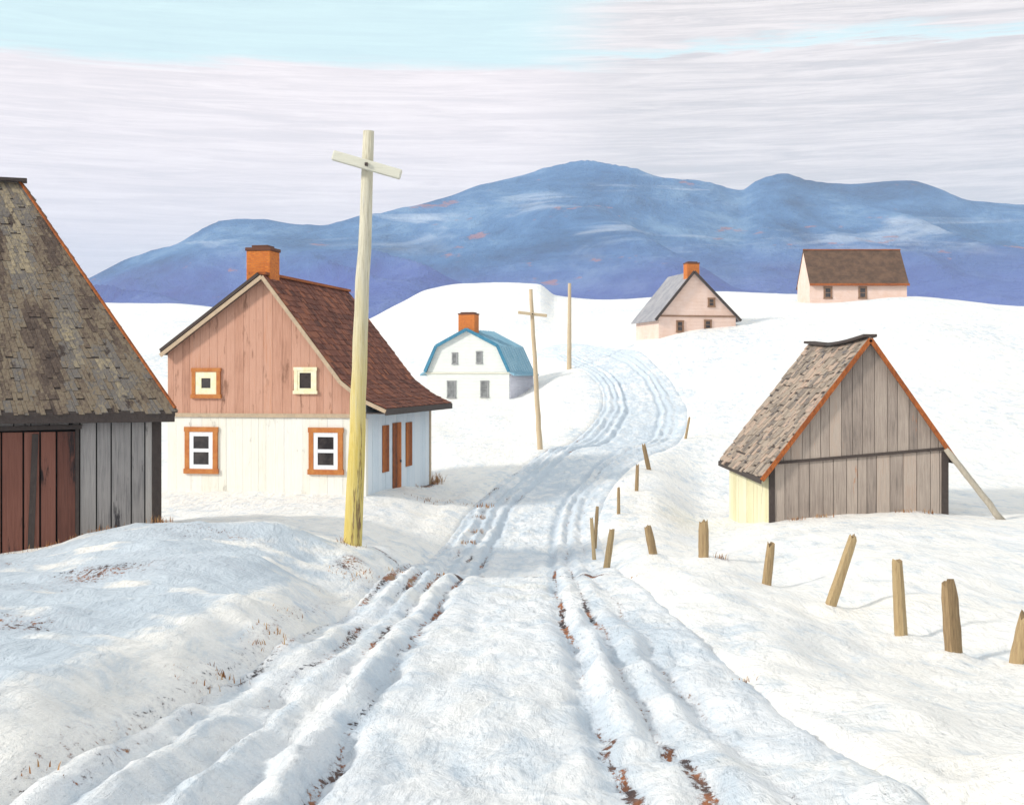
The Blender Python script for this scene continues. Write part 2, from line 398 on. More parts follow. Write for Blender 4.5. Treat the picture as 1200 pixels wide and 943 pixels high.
M['post'] = wood('split fence post', [(0.2,(.10,.065,.04)),(0.42,(.29,.20,.11)),(0.62,(.42,.31,.17)),(0.82,(.27,.245,.20))], (16, 16, 1.2), 0.6, stain=(.12,.055,.03), stain_lo=.63, stain_hi=.71, stain_scale=2.5)
M['pole'] = wood('yellowed pole', [(0.22,(.24,.18,.09)),(0.40,(.58,.47,.18)),(0.55,(.64,.56,.31)),(0.75,(.60,.56,.44))], (14, 14, .35), 0.85, stain=(.19,.12,.07), stain_lo=.59, stain_hi=.66, bump=.9)
def pole_mat():
    m = wood('yellowed pole', [(0.22,(.24,.18,.09)),(0.40,(.60,.46,.12)),(0.55,(.66,.54,.20)),(0.75,(.60,.54,.34))], (14, 14, .35), 0.85, stain=(.17,.10,.06), stain_lo=.57, stain_hi=.64, bump=.9)
    n = NT.__new__(NT); n.m = m; n.t = m.node_tree; n.b = n.t.nodes['Principled BSDF']
    src = n.b.inputs['Base Color'].links[0].from_socket
    tc = n.n('ShaderNodeTexCoord'); sp = n.n('ShaderNodeSeparateXYZ'); n.l(tc.outputs['Object'], sp.inputs[0])
    z = n.math('ADD', sp.outputs['Z'], n.math('MULTIPLY', n.noise(n.coord((3, 3, .5)), 2.0, 4), 2.0))
    w = n.noise(n.coord((16, 16, .5)), 3.0, 5, .7)
    grey = n.ramp(w, [(.3, (.33, .31, .26)), (.5, (.60, .58, .50)), (.7, (.70, .69, .62))])
    n.l(n.mix(n.math('MULTIPLY', n.step(z, 2.6, 6.0), .85), src, grey), n.b.inputs['Base Color'])
    return m
M['pole'] = pole_mat()
M['pole_grey'] = wood('bleached arm', [(0.15,(.42,.41,.34)),(0.5,(.63,.62,.53)),(0.85,(.72,.71,.62))], (.6, 11, 11), 0.7)
M['far_pole'] = wood('tan pole', [(0.15,(.36,.26,.17)),(0.5,(.54,.43,.29)),(0.9,(.60,.54,.44))], (8, 8, .5), 0.6)
M['dry_grass'] = wood('dry grass', [(0.1,(.16,.065,.025)),(0.5,(.36,.16,.06)),(0.9,(.50,.34,.17))], (4, 4, 4), 0.3)

def snow(name, ice, c_snow, c_cool, c_warm):
    m = NT(name)
    geo = m.coord((1, 1, 1))
    # colour of the snow itself: fresh, old and slightly icy patches
    p1 = m.noise(m.coord((.55, .28, .5), rot=(0, 0, .35)), 1.0, 6, .6, .6)
    p2 = m.noise(m.coord((.25, .5, .5), rot=(0, 0, -.3)), 1.0, 5, .6)
    c = m.mix(m.step(p1, .45 - ice, .72), c_snow, c_cool)
    c = m.mix(m.math('MULTIPLY', m.step(p2, .52, .75), .6), c, c_warm)
    # grey compacted or plough thrown snow, and shade painted on the left bank
    od = m.attr('old_shade')
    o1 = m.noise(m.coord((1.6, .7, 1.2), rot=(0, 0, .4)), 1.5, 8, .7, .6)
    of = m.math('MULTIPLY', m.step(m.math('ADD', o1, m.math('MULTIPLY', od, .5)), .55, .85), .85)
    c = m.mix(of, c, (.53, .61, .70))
    # dirt and dead grass showing through, where the 'earth' of the mesh is high
    e = m.attr('earth')
    n1 = m.noise(m.coord((4.4, 2.4, 3)), 4.6, 10, .78, .25)
    n2 = m.noise(m.coord((1, 1, 1)), 1.1, 4, .6)
    k = m.math('ADD', n1, m.math('MULTIPLY', e, .62))
    k = m.step(k, .85, .90)
    dirt = m.ramp(n2, [(.38, (.035, .03, .035)), (.48, (.12, .065, .05)), (.56, (.36, .13, .05)), (.68, (.34, .21, .12))])
    soft = m.math('MULTIPLY', m.step(m.math('ADD', n1, m.math('MULTIPLY', e, .55)), .62, .92), .40)
    c = m.mix(soft, c, (.50, .50, .56))
    c = m.mix(k, c, dirt)
    # crust: streaks and grain
    s1 = m.noise(m.coord((2.2, .55, 1.5), rot=(0, 0, .25)), 2.0, 7, .68, .5)
    s2 = m.noise(geo, 9.0, 5, .7)
    s3 = m.noise(m.coord((1.2, 5.0, 2), rot=(0, 0, .2)), 3.0, 6, .7, .6)
    s4 = m.noise(m.coord((.16, .10, .15), rot=(0, 0, .5)), 1.0, 7, .66, .4)
    n = m.bump(s4, .5, 1.1)
    n = m.bump(s1, .55, .16, n)
    n = m.bump(s3, .45, .06, n)
    n = m.bump(s2, .40, .035, n)
    s5 = m.noise(m.coord((9, 4, 6), rot=(0, 0, .6)), 4.0, 6, .75, .3)
    n = m.bump(s5, .35, .02, n)
    n = m.bump(k, .5, -.03, n)
    return m.out(c, .62, n, .2)
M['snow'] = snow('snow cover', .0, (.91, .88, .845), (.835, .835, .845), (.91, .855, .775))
M['road_snow'] = snow('packed road snow', .14, (.87, .86, .855), (.76, .785, .83), (.87, .83, .75))

def mountain_mat():
    m = NT('wooded mountain')
    a = m.noise(m.coord((1/260, 1/500, 1/90)), 1.0, 8, .68, .5)
    b = m.noise(m.coord((1/55, 1/55, 1/40)), 1.0, 6, .7)
    tc = m.n('ShaderNodeTexCoord'); sp = m.n('ShaderNodeSeparateXYZ'); m.l(tc.outputs['Object'], sp.inputs[0])
    s = m.noise(m.coord((1/420, 1/700, 1/62), rot=(0, .16, 0)), 1.0, 7, .58, .9)
    c = m.ramp(m.math('ADD', m.math('MULTIPLY', a, .75), m.math('MULTIPLY', b, .25)),
               [(.38, (.018, .055, .16)), (.47, (.04, .12, .29)), (.54, (.075, .18, .38)), (.61, (.17, .29, .47))])
    low = m.noise(m.coord((1/600, 1/600, 1/120)), 1.0, 5, .6)
    pz = m.math('MULTIPLY', m.step(m.math('ADD', sp.outputs['Z'], m.math('MULTIPLY', low, 160)), 300, 180), .55)
    c = m.mix(pz, c, (.09, .06, .36))            # bare purple brown hardwoods low on the slopes
    up = m.math('MULTIPLY', m.step(sp.outputs['Z'], 120, 230), 1.0)
    sn = m.math('MULTIPLY', m.step(s, .53, .66), up)
    c = m.mix(m.math('MULTIPLY', sn, .45), c, (.78, .82, .88))
    rs = m.noise(m.coord((1/120, 1/200, 1/30)), 1.0, 4, .7)
    c = m.mix(m.math('MULTIPLY', m.step(rs, .63, .68), .7), c, (.42, .15, .12))
    return m.out(c, .95, m.bump(m.math('ADD', a, m.math('MULTIPLY', b, .4)), .9, 40), .05)
M['mountain'] = mountain_mat()

# ------------------------------------------------------------------ ground sheet
nx = 660
tx = np.linspace(-1, 1, nx) * math.asinh(460 / 6.0)
gx = 6.0 * np.sinh(tx)
gy = np.concatenate([np.linspace(-40, 2.4, 30), np.exp(np.linspace(math.log(2.8), math.log(700), 590))])
X, Y = np.meshgrid(gx, gy)
Z = land(X, Y) + micro(X, Y) + mounds(X, Y)
RD = road_dist(X.ravel(), Y.ravel()).reshape(X.shape)
Z = Z - 0.22 * np.clip((-0.12 - RD) / 0.25, 0, 1)
# ploughed berm beside the road
Z = Z + 0.10 * np.exp(-((RD - 0.35) / 0.28) ** 2) * np.clip((60 - Y) / 20, 0, 1) * (0.6 + 0.8 * vnoise(X * .8, Y * .6, 77))
E = np.zeros_like(X)
def earth_line(pts, w, amt):
    """bare ground along a line of (x, y)"""
    global E
    P = np.array(pts, float)
    best = np.full(X.shape, 1e9)
    for a, b in zip(P[:-1], P[1:]):
        d = b - a; L2 = (d ** 2).sum()
        t = np.clip(((X - a[0]) * d[0] + (Y - a[1]) * d[1]) / L2, 0, 1)
        best = np.minimum(best, np.hypot(X - a[0] - t * d[0], Y - a[1] - t * d[1]))
    E = np.maximum(E, amt * np.exp(-(best / w) ** 2))
def G(px, d): return ((px - CX) / F * d, d)
earth_line([G(20, 5.8), G(270, 10), G(390, 16.5), G(455, 19.5)], .22, .46)         # foot of the left bank
earth_line([G(440, 22.3), G(495, 21.6), G(530, 21.4)], .16, .75)         # seam at the brow
earth_line([G(420, 20), G(400, 19)], .3, .6)
earth_line([G(545, 31), G(573, 40)], .2, .8)                                        # bare road edge
earth_line([G(480, 39.5), G(520, 40), G(560, 40.2)], .8, .42)
earth_line([G(185, 22.0), G(188, 24)], .18, .9)
earth_line([G(495, 44), G(508, 46)], .4, .75)
earth_line([G(865, 8.4), G(720, 19)], .16, .45)
earth_line([G(905, 31.6), G(1107, 31.7)], .14, .7)
earth_line([G(850, 22), G(835, 23)], .3, .55)
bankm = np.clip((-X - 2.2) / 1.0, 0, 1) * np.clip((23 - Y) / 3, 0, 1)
E = np.maximum(E, bankm * (.18 + .55 * np.clip(fbm(X / 2.2, Y / 1.6, 3, 88) + .1, 0, 1)))
E = np.maximum(E, .12 * (np.abs(X) < 40))
OLD_SHADE = bankm * np.clip(.95 + 1.1 * 1.3 * fbm(X / .8, Y / .6, 4, 151), 0, 1) * np.where(RD < .5, .6, 1)  # shade of the left bank painted in as mottled grey-blue
OLD_SHADE = np.maximum(OLD_SHADE, .55 * np.exp(-(RD / 1.2) ** 2) * np.clip(.4 + fbm(X / 3, Y / 4, 3, 155), 0, 1))
OLD_SHADE = np.maximum(OLD_SHADE, .16 + .30 * np.clip(fbm(X / 9, Y / 16, 4, 170), 0, 1) * np.clip(Y / 60, 0, 1))
ground = grid_mesh('snowy_ground', X, Y, Z, M['snow'], [('earth', E), ('old_shade', OLD_SHADE)])
tag(ground, kind='structure')

# ------------------------------------------------------------------ road
S = []; s = 0.0
while s < _s[-1]:
    S.append(s); y = float(road_at([s])[0, 1]); s += 0.05 + max(0, y) * 0.004
S = np.array(S); R = road_at(S)
T = np.gradient(R[:, :2], axis=0); T /= np.linalg.norm(T, axis=1)[:, None]
Nn = np.stack([T[:, 1], -T[:, 0]], -1)
c = np.linspace(-1, 1, 91)
W = R[:, 2][:, None] * c[None, :]
wander = 0.10 * vnoise(S / 3.0, S * 0, 5)[:, None] + .05 * vnoise(S / .9, S * 0, 6)[:, None]
RX = R[:, 0][:, None] + Nn[:, 0][:, None] * W; RY = R[:, 1][:, None] + Nn[:, 1][:, None] * W
wander = wander + .07 * fbm(RX / .30, RY / .55, 3, 310) + .05 * vnoise(RX / .9, RY / 1.6, 311)
WS = np.clip(R[:, 2][:, None] / 2.12, 1, 1.6)                 # tracks spread where the road is wide
def rut(c0, w, d): return -d * WS * np.exp(-(((W / WS + wander) - c0) / w) ** 2)
prof = rut(-.77, .09, .075) + rut(.72, .10, .075) + rut(-1.12, .09, .05) + rut(1.05, .10, .05) + rut(-1.42, .08, .05) + rut(1.42, .08, .04) + rut(-1.78, .08, .05) - rut(-.95, .09, .045) + rut(.92, .08, .045) * -1 - rut(-1.27, .07, .035) - rut(-1.6, .08, .04) - rut(1.24, .08, .035) + rut(.35, .2, .015) + rut(-.3, .2, .015)
prof = prof * (1 + 1.3 * vnoise(RX * 1.1, RY * .7, 15)) + 0.05 * fbm(RX / .35, RY / .9, 4, 61) + .024 * fbm(RX / .1, RY / .16, 3, 62)
pit = np.clip((vnoise(RX / .20, RY / .27, 301) - .16) / .14, 0, 1) * np.clip((vnoise(RX / 1.1, RY / 2.3, 302) + .12) * 4, 0, 1)
prof = prof - .035 * pit
edge = np.clip((1 - np.abs(c)) / .12, 0, 1)[None, :]
RZ = land(RX, RY) + 0.6 * micro(RX, RY) + prof * edge + .02 - .16 * (1 - edge)
def band(c0, w): return np.exp(-(((W / WS + wander) - c0) / w) ** 2)
lump = .5 + .9 * np.clip(fbm(RX / .8, RY / 2.2, 3, 71) + .15, -.3, 1)
RE = np.maximum.reduce([.66 * band(-.79, .058), .62 * band(.74, .058), .58 * band(-1.14, .07), .58 * band(1.06, .07), .56 * band(-1.47, .07), .48 * band(1.44, .07), .58 * band(-1.84, .09), .30 * band(-.6, .1)]) * (.45 + lump)
RE *= np.where(RY < 10, .80, .88)
RE *= np.where(RY > 30, .80, 1.0) * np.where(RY > 62, .75, 1.0)
brow = np.exp(-((RY - 21.6 - .5 * vnoise(RX * 1.3, RY * 0, 91)) / .38) ** 2) * np.clip((1.9 - np.abs(RX)) / .5, 0, 1) * .86
RE = np.maximum(RE, np.maximum(brow, .17))
far = np.clip((RY - 22) / 25, 0, 1)
RO = np.maximum.reduce([.58 * band(-.80, .16), .55 * band(.74, .16), .5 * band(-1.3, .16), .5 * band(1.15, .16), .42 * band(1.5, .1), .42 * band(-1.75, .12), .26 + 0 * W]) * (1 + .80 * far)
RO = RO * (.7 + .6 * np.clip(fbm(RX / 1.4, RY / 4, 3, 161) + .5, 0, 1))
road = grid_mesh('snowy_road', RX, RY, RZ, M['road_snow'], [('earth', RE), ('old_shade', RO)])
tag(road, kind='structure')

# ------------------------------------------------------------------ mountain
RIDGE = [(-1500,340),(-700,322),(-250,330),(0,352),(60,345),(115,321),(160,300),(210,284),(262,258),(300,255),(350,263),(380,262),(420,252),(470,244),(520,232),(560,216),(600,207),(650,192),(690,187),(730,193),(780,209),(830,213),(868,222),(890,209),(920,203),(950,211),(990,216),(1060,211),(1100,221),(1140,234),(1200,240),(1350,262),(1600,250),(2000,290),(2700,320)]
mu = np.linspace(-1.35, 1.35, 620); md = np.concatenate([np.linspace(620, 1500, 50), np.linspace(1515, 2500, 110), np.linspace(2530, 4200, 40)])
MU, MD = np.meshgrid(mu, md)
MX = MU * MD
rd = 2150 + 260 * fbm(MU * 3.1, MU * 0 + 1.5, 3, 101)
top = (HY - pchip((np.array([r[0] for r in RIDGE]) - CX) / F, np.array([float(r[1]) for r in RIDGE]), MU.ravel()).reshape(MU.shape)) / F * rd
base = 14.0
t = np.clip((MD - 1050) / (rd - 1050), 0, 1)
up = t ** 1.25 * (1.0 - 0.12 * np.sin(t * math.pi))
dn = np.clip(1 - (MD - rd) / 1900, 0.1, 1)
MZ = base + (top - base) * np.where(MD < rd, up, dn)
spur = 1 - 2 * np.abs(fbm(MX / 420 + MD / 900, MD / 1500, 4, 120))
MZ = MZ + np.where(MD < rd, np.sin(np.clip(t, 0, 1) * math.pi) ** .8, .015) * (spur - .6) * 105 + fbm(MX / 60, MD / 60, 4, 140) * 4 * np.clip(t * 2, 0, 1)
mountain = grid_mesh('mountain', MX, MD, MZ, M['mountain'])
tag(mountain, kind='structure')

# ------------------------------------------------------------------ windows, chimneys
def window(parent, name, M_, size, frame_w, mats, bars=(1, 0), proud=0.07, inner=None, pane='glass'):
    """M_: 4x4 placing local (x right, y out of the wall, z up) on the wall. frame > pane, sash"""
    w, h = size
    def put(mb, x0, x1, y0, y1, z0, z1, t=.5):
        P = lambda x, y, z: M_ @ Vector((x, y, z))
        mb.hexa([P(x0, y0, z0), P(x1, y0, z0), P(x1, y1, z0), P(x0, y1, z0)], [P(x0, y0, z1), P(x1, y0, z1), P(x1, y1, z1), P(x0, y1, z1)], t)
    f = MB(); a, b = w / 2, h / 2
    put(f, -a, -a + frame_w, 0, proud, -b + frame_w, b - frame_w); put(f, a - frame_w, a, 0, proud, -b + frame_w, b - frame_w)
    put(f, -a - .02, a + .02, 0, proud + .004, b - frame_w, b); put(f, -a - .03, a + .03, 0, proud + .02, -b, -b + frame_w)
    fo = f.build(name, mats[0], parent)
    a -= frame_w; b -= frame_w
    g = MB(); put(g, -a, a, 0, .035, -b, b); g.build('pane', M[pane], fo)
    s = MB(); sw = inner or .06
    put(s, -a, -a + sw, .036, proud - .012, -b, b); put(s, a - sw, a, .036, proud - .012, -b, b)
    put(s, -a + sw, a - sw, .036, proud - .014, b - sw, b); put(s, -a + sw, a - sw, .036, proud - .014, -b, -b + sw)
    for k in range(bars[0]):
        z = -b + (k + 1) * 2 * b / (bars[0] + 1); put(s, -a + sw, a - sw, .037, proud - .016, z - sw * .4, z + sw * .4)
    for k in range(bars[1]):
        x = -a + (k + 1) * 2 * a / (bars[1] + 1); put(s, x - sw * .3, x + sw * .3, .038, proud - .02, -b + sw, b - sw)
    s.build('sash', mats[1], fo)
    return fo

def wall_frame(origin, right, out):
    r, o = Vector(right).normalized(), Vector(out).normalized(); u = Vector((0, 0, 1))
    m = Matrix(((r.x, o.x, u.x, origin[0]), (r.y, o.y, u.y, origin[1]), (r.z, o.z, u.z, origin[2]), (0, 0, 0, 1)))
    return m

def chimney(parent, x0, x1, y0, y1, z0, z1, mat=None):
    a = MB(); a.box(x0, x1, y0, y1, z0, z1 - .12)
    co = a.build('chimney', mat or M['brick'], parent, bevel=.02)
    b = MB(); e = .03
    b.box(x0 - e, x1 + e, y0 - e, y1 + e, z1 - .12, z1 - .02)
    b.box(x0 + .12, x1 - .12, y0 + .12, y1 - .12, z1 - .02, z1 + .06)
    b.build('chimney_cap', M['soot'], co, bevel=.015)

def lerp(a, b, t): return tuple(p + (q - p) * t for p, q in zip(a, b))

# ------------------------------------------------------------------ left barn (hipped roof)
ph = math.radians(20)
A = Vector((-6.09, 22.0)); ux, uy = Vector((math.cos(ph), math.sin(ph))), Vector((-math.sin(ph), math.cos(ph)))
zb0 = -3.45
barn = empty('old_barn', (A.x, A.y, zb0), ph, 'weathered grey barn with tall hipped shingle roof and red brown door at the left edge', 'barn')
LX, DY, EV, RG = 8.4, 6.0, 2.98, 3.61 - zb0     # width to the left, depth, eave height, ridge height
inner = MB(); inner.box(-LX + .05, -.05, .06, DY - .05, 0, EV); inner.build('dark_backing', M['black_in'], barn)  # added black block, stands in for the shade behind the planks
w = MB()
zt = lambda s: EV - .02
planks(w, (-2.62 + 1.35, 0), (0, 0), (0, -1), lambda s: 0, zt, .30, .035, .022, .0)
planks(w, (-LX, 0), (-4.75, 0), (0, -1), lambda s: 0, zt, .28, .035, .02, .0)
planks(w, (-4.75, 0), (-1.27, 0), (0, -1), lambda s: EV - .42, zt, .34, .032, .02, .0)
planks(w, (0, 0), (0, DY), (1, 0), lambda s: 0, zt, .28, .035, .018, .0)
planks(w, (-LX, 0), (-LX, DY), (-1, 0), lambda s: 0, zt, .28, .035, .018, .0)
planks(w, (-LX, DY), (0, DY), (0, 1), lambda s: 0, zt, .28, .035, .018, .0)
w.build('wall', M['barn_wall'], barn)
cp = MB(); cp.box(-.10, .06, -.055, .08, 0, EV - .05); cp.build('corner_post', M['dark_wood'], barn, bevel=.01)
cp = MB(); cp.box(-LX - .06, -LX + .1, -.055, .08, 0, EV - .05); cp.build('corner_post', M['dark_wood'], barn, bevel=.01)
d = MB(); planks(d, (-4.7, -.02), (-1.33, -.02), (0, -1), lambda s: .05, lambda s: EV - .47, .36, .04, .03, .02)
do = d.build('door', M['barn_door'], barn)
fr = MB(); fr.box(-4.74, -4.68, -.07, 0, 0, EV - .42); fr.box(-1.34, -1.28, -.07, 0, 0, EV - .42); fr.beam((-4.80, -.06, EV - .44), (-1.24, -.075, EV - .39), .09, .07)
fr.build('door_frame', M['dark_wood'], barn)
br = MB()
for xx, ww in ((-2.02, .10), (-2.95, .14), (-3.9, .11)): br.beam((xx - .04, -.085, .1), (xx + .05, -.085, EV - .5), ww, .04, up=(0, 1, 0))
br.build('batten', M['dark_wood'], do)
OH = .25
zE = EV - .12
fl, frr, bl, brr = (-LX - OH, -OH, zE), (OH + .02, -OH, zE), (-LX - OH, DY + OH, zE), (OH, DY + OH, zE)
r0, r1 = (-LX + 2.1, DY / 2, RG), (-2.22, DY / 2, RG)
slab = MB()
dn_ = Vector((0, 0, -.10))
slab.prism([fl, frr, r1, r0], [Vector(p) + dn_ for p in (fl, frr, r1, r0)]); slab.prism([brr, bl, r0, r1], [Vector(p) + dn_ for p in (brr, bl, r0, r1)])
slab.prism([frr, brr, r1], [Vector(p) + dn_ for p in (frr, brr, r1)]); slab.prism([bl, fl, r0], [Vector(p) + dn_ for p in (bl, fl, r0)])
ro = slab.build('roof', M['dark_wood'], barn)
sh = MB()
def surf(a0, a1, b0, b1):
    return lambda s, v: lerp(lerp(a0, a1, s), lerp(b0, b1, s), v)
def dist(a, b): return (Vector(a) - Vector(b)).length
sx = RNG.random(64)
def streak(s, v): return float(.47 + 1.7 * min(.10, s - .775) + 1.3 * fbm(np.array([s * 26.0 + v * 5]), np.array([v * 3.4]), 3, 202)[0])
shingles(sh, surf(r0, r1, fl, frr), 24, .085, lambda v: dist(r0, r1) * (1 - v) + dist(fl, frr) * v, .016, (0, 1), .45, streak)
shingles(sh, surf(r1, r1, frr, brr), 26, .2, lambda v: dist(frr, brr) * v, .03)
shingles(sh, surf(r0, r0, bl, fl), 26, .2, lambda v: dist(frr, brr) * v, .03)
shingles(sh, surf(r1, r0, brr, bl), 22, .3, lambda v: dist(r0, r1) * (1 - v) + dist(fl, frr) * v, .03)
sh.build('shingle', M['barn_roof'], ro)
hc = MB()
hc.beam(Vector(r1) + Vector((-.05, 0, .04)), Vector(frr) + Vector((.0, 0, .04)), .05, .03, up=(.3, -.3, 1)); hc.build('hip_board', M['rust_wood'], ro)
hc = MB(); hc.beam(Vector(r0) + Vector((0, 0, .05)), Vector(r1) + Vector((.08, 0, .05)), .3, .06); hc.build('ridge_board', M['dark_wood'], ro)
fb = MB(); fb.box(-LX - OH - .02, OH + .01, -OH - .035, -OH, zE - .20, zE - .015); fb.build('fascia', M['dark_wood'], ro, bevel=.01)

# ------------------------------------------------------------------ salmon house
ph = math.radians(-11)
hz = -4.25
house = empty('salmon_house', (-7.59, 38.63, hz), ph, 'salmon and white wooden house with brown bellcast roof and orange framed windows', 'house')
HW, HL, BAND = 3.29, 7.5, 3.06
RGX, RGZ = .16, 7.30
prof_r = [(RGX, RGZ), (2.62, 4.14), (3.35, 3.58), (4.02, 3.28)]
prof_l = [(RGX, RGZ), (-3.06, 4.98)]
WL = 2.98
def poly_z(pr):
    xs = [p[0] for p in pr]; zs = [p[1] for p in pr]
    if xs[0] > xs[-1]: xs, zs = xs[::-1], zs[::-1]
    return lambda x: float(np.interp(x, xs, zs))
zr, zl = poly_z(prof_r), poly_z(prof_l)
zroof = lambda x: (zr(x) if x >= RGX else zl(x)) - .10
ib = MB()
pol = [(-WL + .02, 0), (HW - .02, 0), (HW - .02, zroof(HW) - .05), (2.62, zroof(2.62) - .05), (RGX, RGZ - .2), (-WL + .02, zroof(-WL) - .05)]
ib.prism([(x, .04, z) for x, z in pol], [(x, HL - .04, z) for x, z in pol]); ib.build('dark_backing', M['black_in'], house)  # added black core in place of the unlit inside
for yy, nr in ((0, -1), (HL, 1)):
    gw = MB()
    planks(gw, (-WL, yy), (HW, yy), (0, nr), lambda s: BAND, lambda s: zroof(s - WL), .26, .035, .006, .0, breaks=(WL + RGX, WL + 2.62), off=.02)
    gw.build('gable_wall', M['pink_wall'], house)
lw = MB()
for yy, nr in ((0, -1), (HL, 1)):
    planks(lw, (-WL, yy), (HW, yy), (0, nr), lambda s: 0, lambda s: BAND - .01, .30, .03, .004, .0, tint=(.3, .8))
planks(lw, (-WL, 0), (-WL, HL), (-1, 0), lambda s: 0, lambda s: zroof(-WL), .3, .03, .004, .0, tint=(.3, .8))
lw.build('wall', M['white_wall'], house)
sw_ = MB(); planks(sw_, (HW, 0), (HW, HL), (1, 0), lambda s: 0, lambda s: zroof(HW) - .02, .3, .03, .006, .0, tint=(.2, .9)); sw_.build('side_wall', M['shaded_white_wall'], house)  # white wall, its shade painted pale blue
tr = MB(); tr.box(-WL - .05, HW + .05, -.085, -.056, BAND - .07, BAND + .05); tr.build('band_board', M['tan_paint'], house)
cb = MB(); cb.box(HW - .10, HW + .06, HL - .16, HL + .06, 0, zroof(HW) - .06); co = cb.build('corner_board', M['tan_paint'], house, bevel=.01)
cb = MB(); cb.box(HW - .12, HW + .055, -.075, .14, 0, BAND - .08); cb.build('corner_board', M['white_wall'], house, bevel=.01)
rf = MB()
OF = .28
def strip(pr, th=.09):
    for (xa, za), (xb, zb) in zip(pr[:-1], pr[1:]):
        a = [(xa, -OF, za - .02), (xb, -OF, zb - .02), (xb, HL + OF, zb - .02), (xa, HL + OF, za - .02)]
        rf.prism(a, [(p[0], p[1], p[2] - th) for p in a])
strip(prof_r); strip(prof_l)
rfo = rf.build('roof', M['dark_wood'], house)
sh = MB()
def arc(pr):
    L = [0]
    for p, q in zip(pr[:-1], pr[1:]): L.append(L[-1] + math.hypot(q[0] - p[0], q[1] - p[1]))
    def S(s, v):
        d = min(v, 1.0) * L[-1]
        x = float(np.interp(d, L, [p[0] for p in pr])); z = float(np.interp(d, L, [p[1] for p in pr]))
        if v > 1: x += (pr[-1][0] - pr[-2][0]) * (v - 1); z += (pr[-1][1] - pr[-2][1]) * (v - 1)
        return (x, -OF - .02 + s * (HL + 2 * OF + .04), z)
    return S
shingles(sh, arc(prof_r), 24, .24, lambda v: HL + .6, .03, (.1, 1), .12)
shingles(sh, arc(prof_l), 18, .24, lambda v: HL + .6, .03, (.1, 1), .12)
sh.build('shingle', M['brown_roof'], rfo)
rk = MB()
for (xa, za), (xb, zb) in zip(prof_r[:-1], prof_r[1:]): rk.beam((xa, -OF - .03, za - .09), (xb, -OF - .03, zb - .09), .05, .11, up=(0, 0, 1))
rk.build('rake_board', M['tan_paint'], rfo)
rk = MB(); rk.beam((RGX, -OF - .035, RGZ - .09), (-3.10, -OF - .035, 4.95 - .09), .05, .11); rk.build('rake_board', M['tan_paint'], rfo)
rk = MB(); rk.beam((RGX - .1, -OF - .02, RGZ + .0), (-3.10, -OF - .02, 5.01), .10, .09); rk.build('edge_board', M['dark_wood'], rfo)
rk = MB(); rk.box(RGX - .13, RGX + .13, -OF - .02, HL + OF + .02, RGZ - .03, RGZ + .05); rk.build('ridge_board', M['rust_wood'], rfo)
fb = MB(); fb.box(4.0, 4.05, -OF - .05, HL + OF + .05, 3.08, 3.27); fb.box(HW + .05, 4.0, -OF, HL + OF, 3.12, 3.15); fb.build('eave_board', M['dark_wood'], rfo)
chimney(house, -.46, .30, .01, .80, 6.0, 8.14)
fwl = lambda x, z, off=.032: wall_frame((x, -off, z), (1, 0, 0), (0, -1, 0))
window(house, 'window', fwl(-1.88, 1.98), (1.06, 1.42), .15, (M['orange_paint'], M['white_paint']), (1, 0), inner=.13)
window(house, 'window', fwl(2.09, 2.0), (1.06, 1.40), .15, (M['orange_paint'], M['white_paint']), (1, 0), inner=.13)
window(house, 'attic_window', fwl(-1.71, 4.02, .056), (.92, .92), .12, (M['orange_paint'], M['cream_paint']), (0, 0), inner=.19)
window(house, 'attic_window', fwl(1.46, 4.10, .056), (.70, .80), .10, (M['cream_paint'], M['cream_paint']), (0, 0), inner=.07)
dr = MB(); planks(dr, (HW + .035, 2.72), (HW + .035, 3.66), (1, 0), lambda s: .35, lambda s: 2.74, .24, .03, .012, .0, tint=(.2, .9)); dro = dr.build('door', M['rust_wood'], house)
kn = MB(); kn.box(HW + .07, HW + .11, 3.48, 3.56, 1.45, 1.53); kn.build('handle', M['dark_wood'], dro)
for ya, yb in ((1.62, 2.28), (4.28, 5.0)):
    shu = MB(); planks(shu, (HW + .035, ya), (HW + .035, yb), (1, 0), lambda s: 1.25, lambda s: 2.70, .22, .03, .012, .0, tint=(.3, .9)); shu.build('shutter', M['rust_wood'], house)

